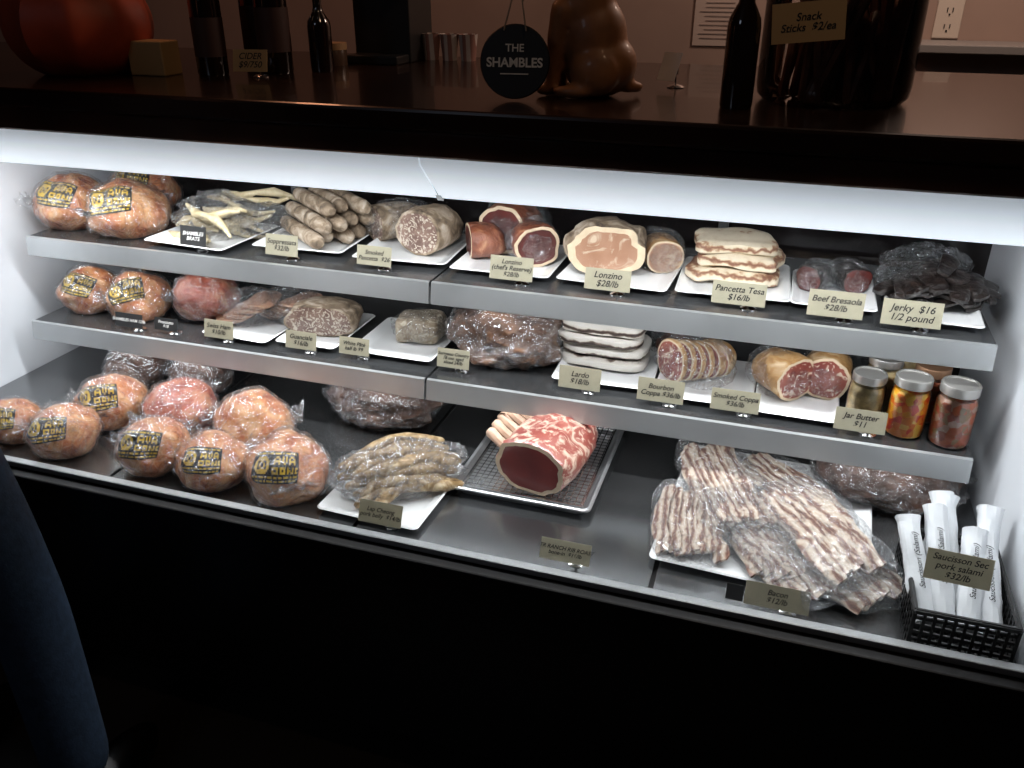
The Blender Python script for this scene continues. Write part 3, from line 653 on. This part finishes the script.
def baconpack(x,y,z,yaw,L=.27,n=8,sd=0,pit=0):
    g=G('bacon_pack',(x,y,z),yaw)
    rn=random.Random(sd)
    for i in range(n):
        mb=MB();yy=-.05+i*.1/(n-1)+rn.uniform(-.003,.003);vs=[];K=30;fs=[]
        lean=rad(30+rn.uniform(-8,8));Ls=L*rn.uniform(.9,1.03);ph=rn.uniform(0,.8);yr=rn.uniform(-.04,.04);xo=rn.uniform(-.01,.01)
        for k in range(K+1):
            t=k/K;x0=(t-.5)*Ls+xo;wv=.006*math.sin(t*7+ph+sd)+.002*math.sin(t*17+i*2)+yr*(t-.5)*.25
            hw=.017*(1-.25*max(0,abs(t-.5)*2-.85)/.15)
            for q,(a,b) in enumerate(((-hw,0),(hw,0),(hw,.0035),(0,.005),(-hw,.0035))):
                py=a*math.cos(lean)-b*math.sin(lean);pz=a*math.sin(lean)+b*math.cos(lean)
                vs.append((x0,py+wv,pz+.015+.005*math.sin(t*5+sd)+.002*math.sin(t*23+i*1.3)))
        for k in range(K):
            for q in range(5): fs.append((k*5+q,k*5+(q+1)%5,(k+1)*5+(q+1)%5,(k+1)*5+q))
        fs+=[(0,1,2,3,4),tuple(K*5+q for q in(4,3,2,1,0))]
        mb.add(vs,fs).obj('bacon_slice',BACON,g,loc=(0,yy,0),ang=60)
    b=MB();slab(b,(0,0,-.001),L+.05,.155,.042,0,.012,sd,0,nx=46,ny=24);b.obj('vacuum_bag',FILM2 if sd in(1,6,7) else FILM,g,ang=14)
baconpack(-.095,1.44,Z3+.012,-84,.22,7,1)
baconpack(-.045,1.57,Z3+.03,-68,.3,8,2)
baconpack(.04,1.44,Z3+.012,-62,.27,8,3)
baconpack(.085,1.60,Z3+.02,-50,.28,8,4)
baconpack(.15,1.45,Z3+.04,-57,.27,8,5)
baconpack(.18,1.39,Z3+.012,-42,.22,7,6)
baconpack(.10,1.37,Z3+.014,-50,.2,7,7)
g=G('dark_bagged_brisket',(.29,1.73,Z3));mb=MB();blob(mb,(0,0,0),(.15,.12,.062),.15,2,5,.7,4);mb.obj('brisket',HAMD,g);bag('b',(0,0,0),(.16,.13,.068),0,DFILM,5,.12,.12,g)
g=G('wire_basket',(.375,1.355,Z3));mb=MB();W,D,H=.155,.24,.075
for k in range(6):
    z=.003+H*k/5
    for y in(-D/2,D/2): mb.box((0,y,z),(W,.004,.006))
    for x in(-W/2,W/2): mb.box((x,0,z),(.004,D,.006))
for i in range(11):
    x=-W/2+W*i/10
    for y in(-D/2,D/2): mb.box((x,y,H/2),(.005,.006,H))
for j in range(16):
    y=-D/2+D*j/15
    for x in(-W/2,W/2): mb.box((x,y,H/2),(.006,.005,H))
for i in range(8): mb.box((-W/2+W*(i+.5)/8,0,.003),(.003,D,.003))
for y in(-D/2,D/2): mb.tube([(-W/2,y,H),(W/2,y,H)],.005,seg=8)
for x in(-W/2,W/2): mb.tube([(x,-D/2,H),(x,D/2,H)],.005,seg=8)
mb.obj('basket_weave',RUBBER,g,smooth=False)
g=G('paper_wrapped_salami_rolls',(.375,1.355,Z3));random.seed(2)
for i,(x,dx,y0,y1,z1) in enumerate(((-.052,-.036,-.085,.06,.14),(-.02,-.024,-.08,.085,.155),(.016,.008,-.085,.06,.135),(.052,-.010,-.075,.065,.125),(-.05,.03,-.04,.12,.16),(.0,-.03,-.03,.12,.165),(.04,.01,-.04,.11,.155))):
    e=G('roll');e.parent=g;p0=Vector((x,y0,.026));p1=Vector((x+dx,y1,z1));dv=(p1-p0)
    e.location=(p0+p1)/2;e.rotation_mode='QUATERNION';e.rotation_quaternion=dv.to_track_quat('Y','Z')
    L=dv.length;mb=MB();K=16;S=16;vs=[]
    for k in range(K+1):
        t=k/K;rr=.0195+(.002 if k in(0,K) else 0)
        for q in range(S):
            an=2*math.pi*q/S;r_=rr*(1+.2*noise.noise(Vector((math.cos(an)*1.6+i*5,math.sin(an)*1.6,t*7))))
            vs.append((r_*math.cos(an),(t-.5)*L,r_*math.sin(an)*.85))
    fs=[(k*S+q,(k+1)*S+q,(k+1)*S+(q+1)%S,k*S+(q+1)%S) for k in range(K) for q in range(S)]+[tuple(range(S)),tuple(K*S+q for q in range(S))[::-1]]
    mb.add(vs,fs).obj('paper_roll',PAPER,e,ang=16)
    if i<4: text("Saucisson (Salami)",e,(0,.01,.0198),.0135,INK,rot=(0,0,90),shear=.35,bold=.0001)
card(.355,1.285,Z3+.10,.1,.052,"Saucisson Sec\npork salami\n$32/lb",.015,stand=False,yaw=-3,tilt=22)
card(-.693,1.262,Z3,.095,.046,"Lap Cheong\npork belly  $14/lb",.0125,tilt=24);card(-.306,1.262,Z3,.098,.04,"JTR RANCH RIB ROAST\nbone-in  $16/lb",.0105,tilt=28);card(.082,1.25,Z3,.11,.042,"Bacon\n$12/lb",.014,tilt=24);card(.01,1.25,Z3,.03,.03,"",.01,mat=CARDB,stand=False)
# ------------------------------------------------------------ person
def skin(name,pts,edges,radii,mat,parent,root=0,sub=2):
    me=bpy.data.meshes.new(name);me.from_pydata(pts,edges,[]);me.materials.append(mat)
    o=bpy.data.objects.new(name,me);COL.objects.link(o);o.parent=parent
    m=o.modifiers.new('skin','SKIN');m.use_smooth_shade=True
    for i,r in enumerate(radii):
        me.skin_vertices[0].data[i].radius=(r,r) if not hasattr(r,'__len__') else r;me.skin_vertices[0].data[i].use_root=(i==root)
    s=o.modifiers.new('sub','SUBSURF');s.levels=sub;s.render_levels=sub;return o
per=G('standing_person',(-1.445,.88,0))
JEAN=simple('denim',(.03,.055,.10),.85,ns=60,na=.25,bump=.3);SHIRT=simple('dark_jacket',(.03,.03,.035),.9,ns=30);SK=simple('skin_tone',(.55,.33,.24),.5)
skin('jeans',[(0,0,.97),(.1,0,.9),(.14,.01,.72),(.18,.02,.5),(.21,0,.3),(.235,-.02,.09),(-.1,0,.9),(-.125,.01,.72),(-.13,.02,.5),(-.135,0,.3),(-.14,-.02,.09),(0,0,1.04)],
 [(0,1),(1,2),(2,3),(3,4),(4,5),(0,6),(6,7),(7,8),(8,9),(9,10),(0,11)],[.13,.1,.09,.075,.07,.066,.1,.088,.07,.066,.06,.13],JEAN,per)
skin('jacket',[(0,0,.98),(0,.01,1.15),(0,0,1.35),(0,0,1.46),(.13,0,1.40),(.19,-.02,1.35),(.19,-.1,1.12),(.15,-.14,.9),(-.13,0,1.40),(-.19,-.02,1.35),(-.19,-.1,1.12),(-.15,-.14,.9)],
 [(0,1),(1,2),(2,3),(2,4),(4,5),(5,6),(6,7),(2,8),(8,9),(9,10),(10,11)],[.14,.13,.14,.06,.08,.062,.045,.034,.08,.062,.045,.034],SHIRT,per)
skin('neck',[(0,0,1.44),(0,.01,1.53)],[(0,1)],[.052,.05],SK,per)
mb=MB()
el((0,.01,1.63),(.075,.095,.115));el((0,.105,1.615),(.012,.018,.018));el((0,.075,1.55),(.045,.035,.03))
for s_ in(-1,1): el((s_*.076,.005,1.62),(.01,.02,.03))
o=mb.obj('head',SK,per);r=o.modifiers.new('r','REMESH');r.mode='VOXEL';r.voxel_size=.006;r.use_smooth_shade=True;s=o.modifiers.new('s','SMOOTH');s.iterations=5
mb=MB()
for s_ in(-1,1): el((s_*.03,.096,1.64),(.013,.008,.008))
mb.obj('eyes',BOT,per);mb=MB();el((0,.098,1.582),(.024,.008,.006));mb.obj('mouth',simple('lip',(.4,.15,.12),.5),per)
mb=MB();vs,fs=ico(4);mb.add([Vector((d.x*.084,d.y*.104-.008,d.z*.11+1.655-(.03 if d.y<-.2 else 0))) for d in vs],[f for f in fs if not all((vs[i].y>.25 and vs[i].z<.55) or vs[i].z<-.45 for i in f)]);mb.obj('hair',simple('hair',(.03,.018,.01),.7,ns=80),per)
for s_ in(-1,1):
    hp=Vector((s_*.148,-.145,.885))
    skin('palm',[tuple(hp),tuple(hp+Vector((0,.005,-.045))),tuple(hp+Vector((0,.008,-.085)))],[(0,1),(1,2)],[(.022,.022),(.016,.034),(.015,.036)],SK,per)
    for fi in range(4):
        b0=hp+Vector((0,.008+(1.5-fi)*.018,-.08));Lf=[.062,.072,.068,.052][fi];q=-s_
        skin('finger_%d'%(fi+1),[tuple(b0),tuple(b0+Vector((q*.004,0,-Lf*.5))),tuple(b0+Vector((q*.014,0,-Lf*.8))),tuple(b0+Vector((q*.028,0,-Lf*.95)))],[(0,1),(1,2),(2,3)],[.0095,.009,.0085,.007],SK,per,sub=1)
    b0=hp+Vector((0,.02,-.03));skin('thumb',[tuple(b0),tuple(b0+Vector((-s_*.01,.03,-.025))),tuple(b0+Vector((-s_*.015,.04,-.055)))],[(0,1),(1,2)],[.013,.011,.009],SK,per,sub=1)
    mb=MB();blob(mb,(.24 if s_>0 else -.145,.04,0),(.05,.14,.06),.03,1,1,.7,3);mb.obj('shoe',BLACK,per)
# ------------------------------------------------------------ room lights
def pt(name,loc,e,c,r=.1):
    l=bpy.data.lights.new(name,'POINT');l.energy=e;l.color=c;l.shadow_soft_size=r;o=bpy.data.objects.new(name,l);COL.objects.link(o);o.location=loc
pt('wall_fill_warm',(.4,2.6,2.3),19,(1,.74,.6));pt('left_fill_red',(-1.5,2.0,2.4),4.5,(1,.42,.22));pt('room_light',(-1.5,-1,2.6),6,(.7,.8,1),.3);pt('counter_front_fill',(.2,.9,2.7),6,(1,.66,.42),.1)  # added fill lamps for back wall, left end and counter front; no real fixtures
w_=bpy.data.worlds.new('w');SC.world=w_;w_.use_nodes=True;w_.node_tree.nodes['Background'].inputs[0].default_value=(.5,.5,.6,1);w_.node_tree.nodes['Background'].inputs[1].default_value=.006
# ------------------------------------------------------------ camera
cam=bpy.data.cameras.new('camera');cam.sensor_width=36;cam.lens=36*844/1024;cam.clip_start=.02
c=bpy.data.objects.new('camera',cam);COL.objects.link(c);c.location=(0,0,1.6);c.rotation_euler=(rad(90-26.4),0,rad(18.1));SC.camera=c
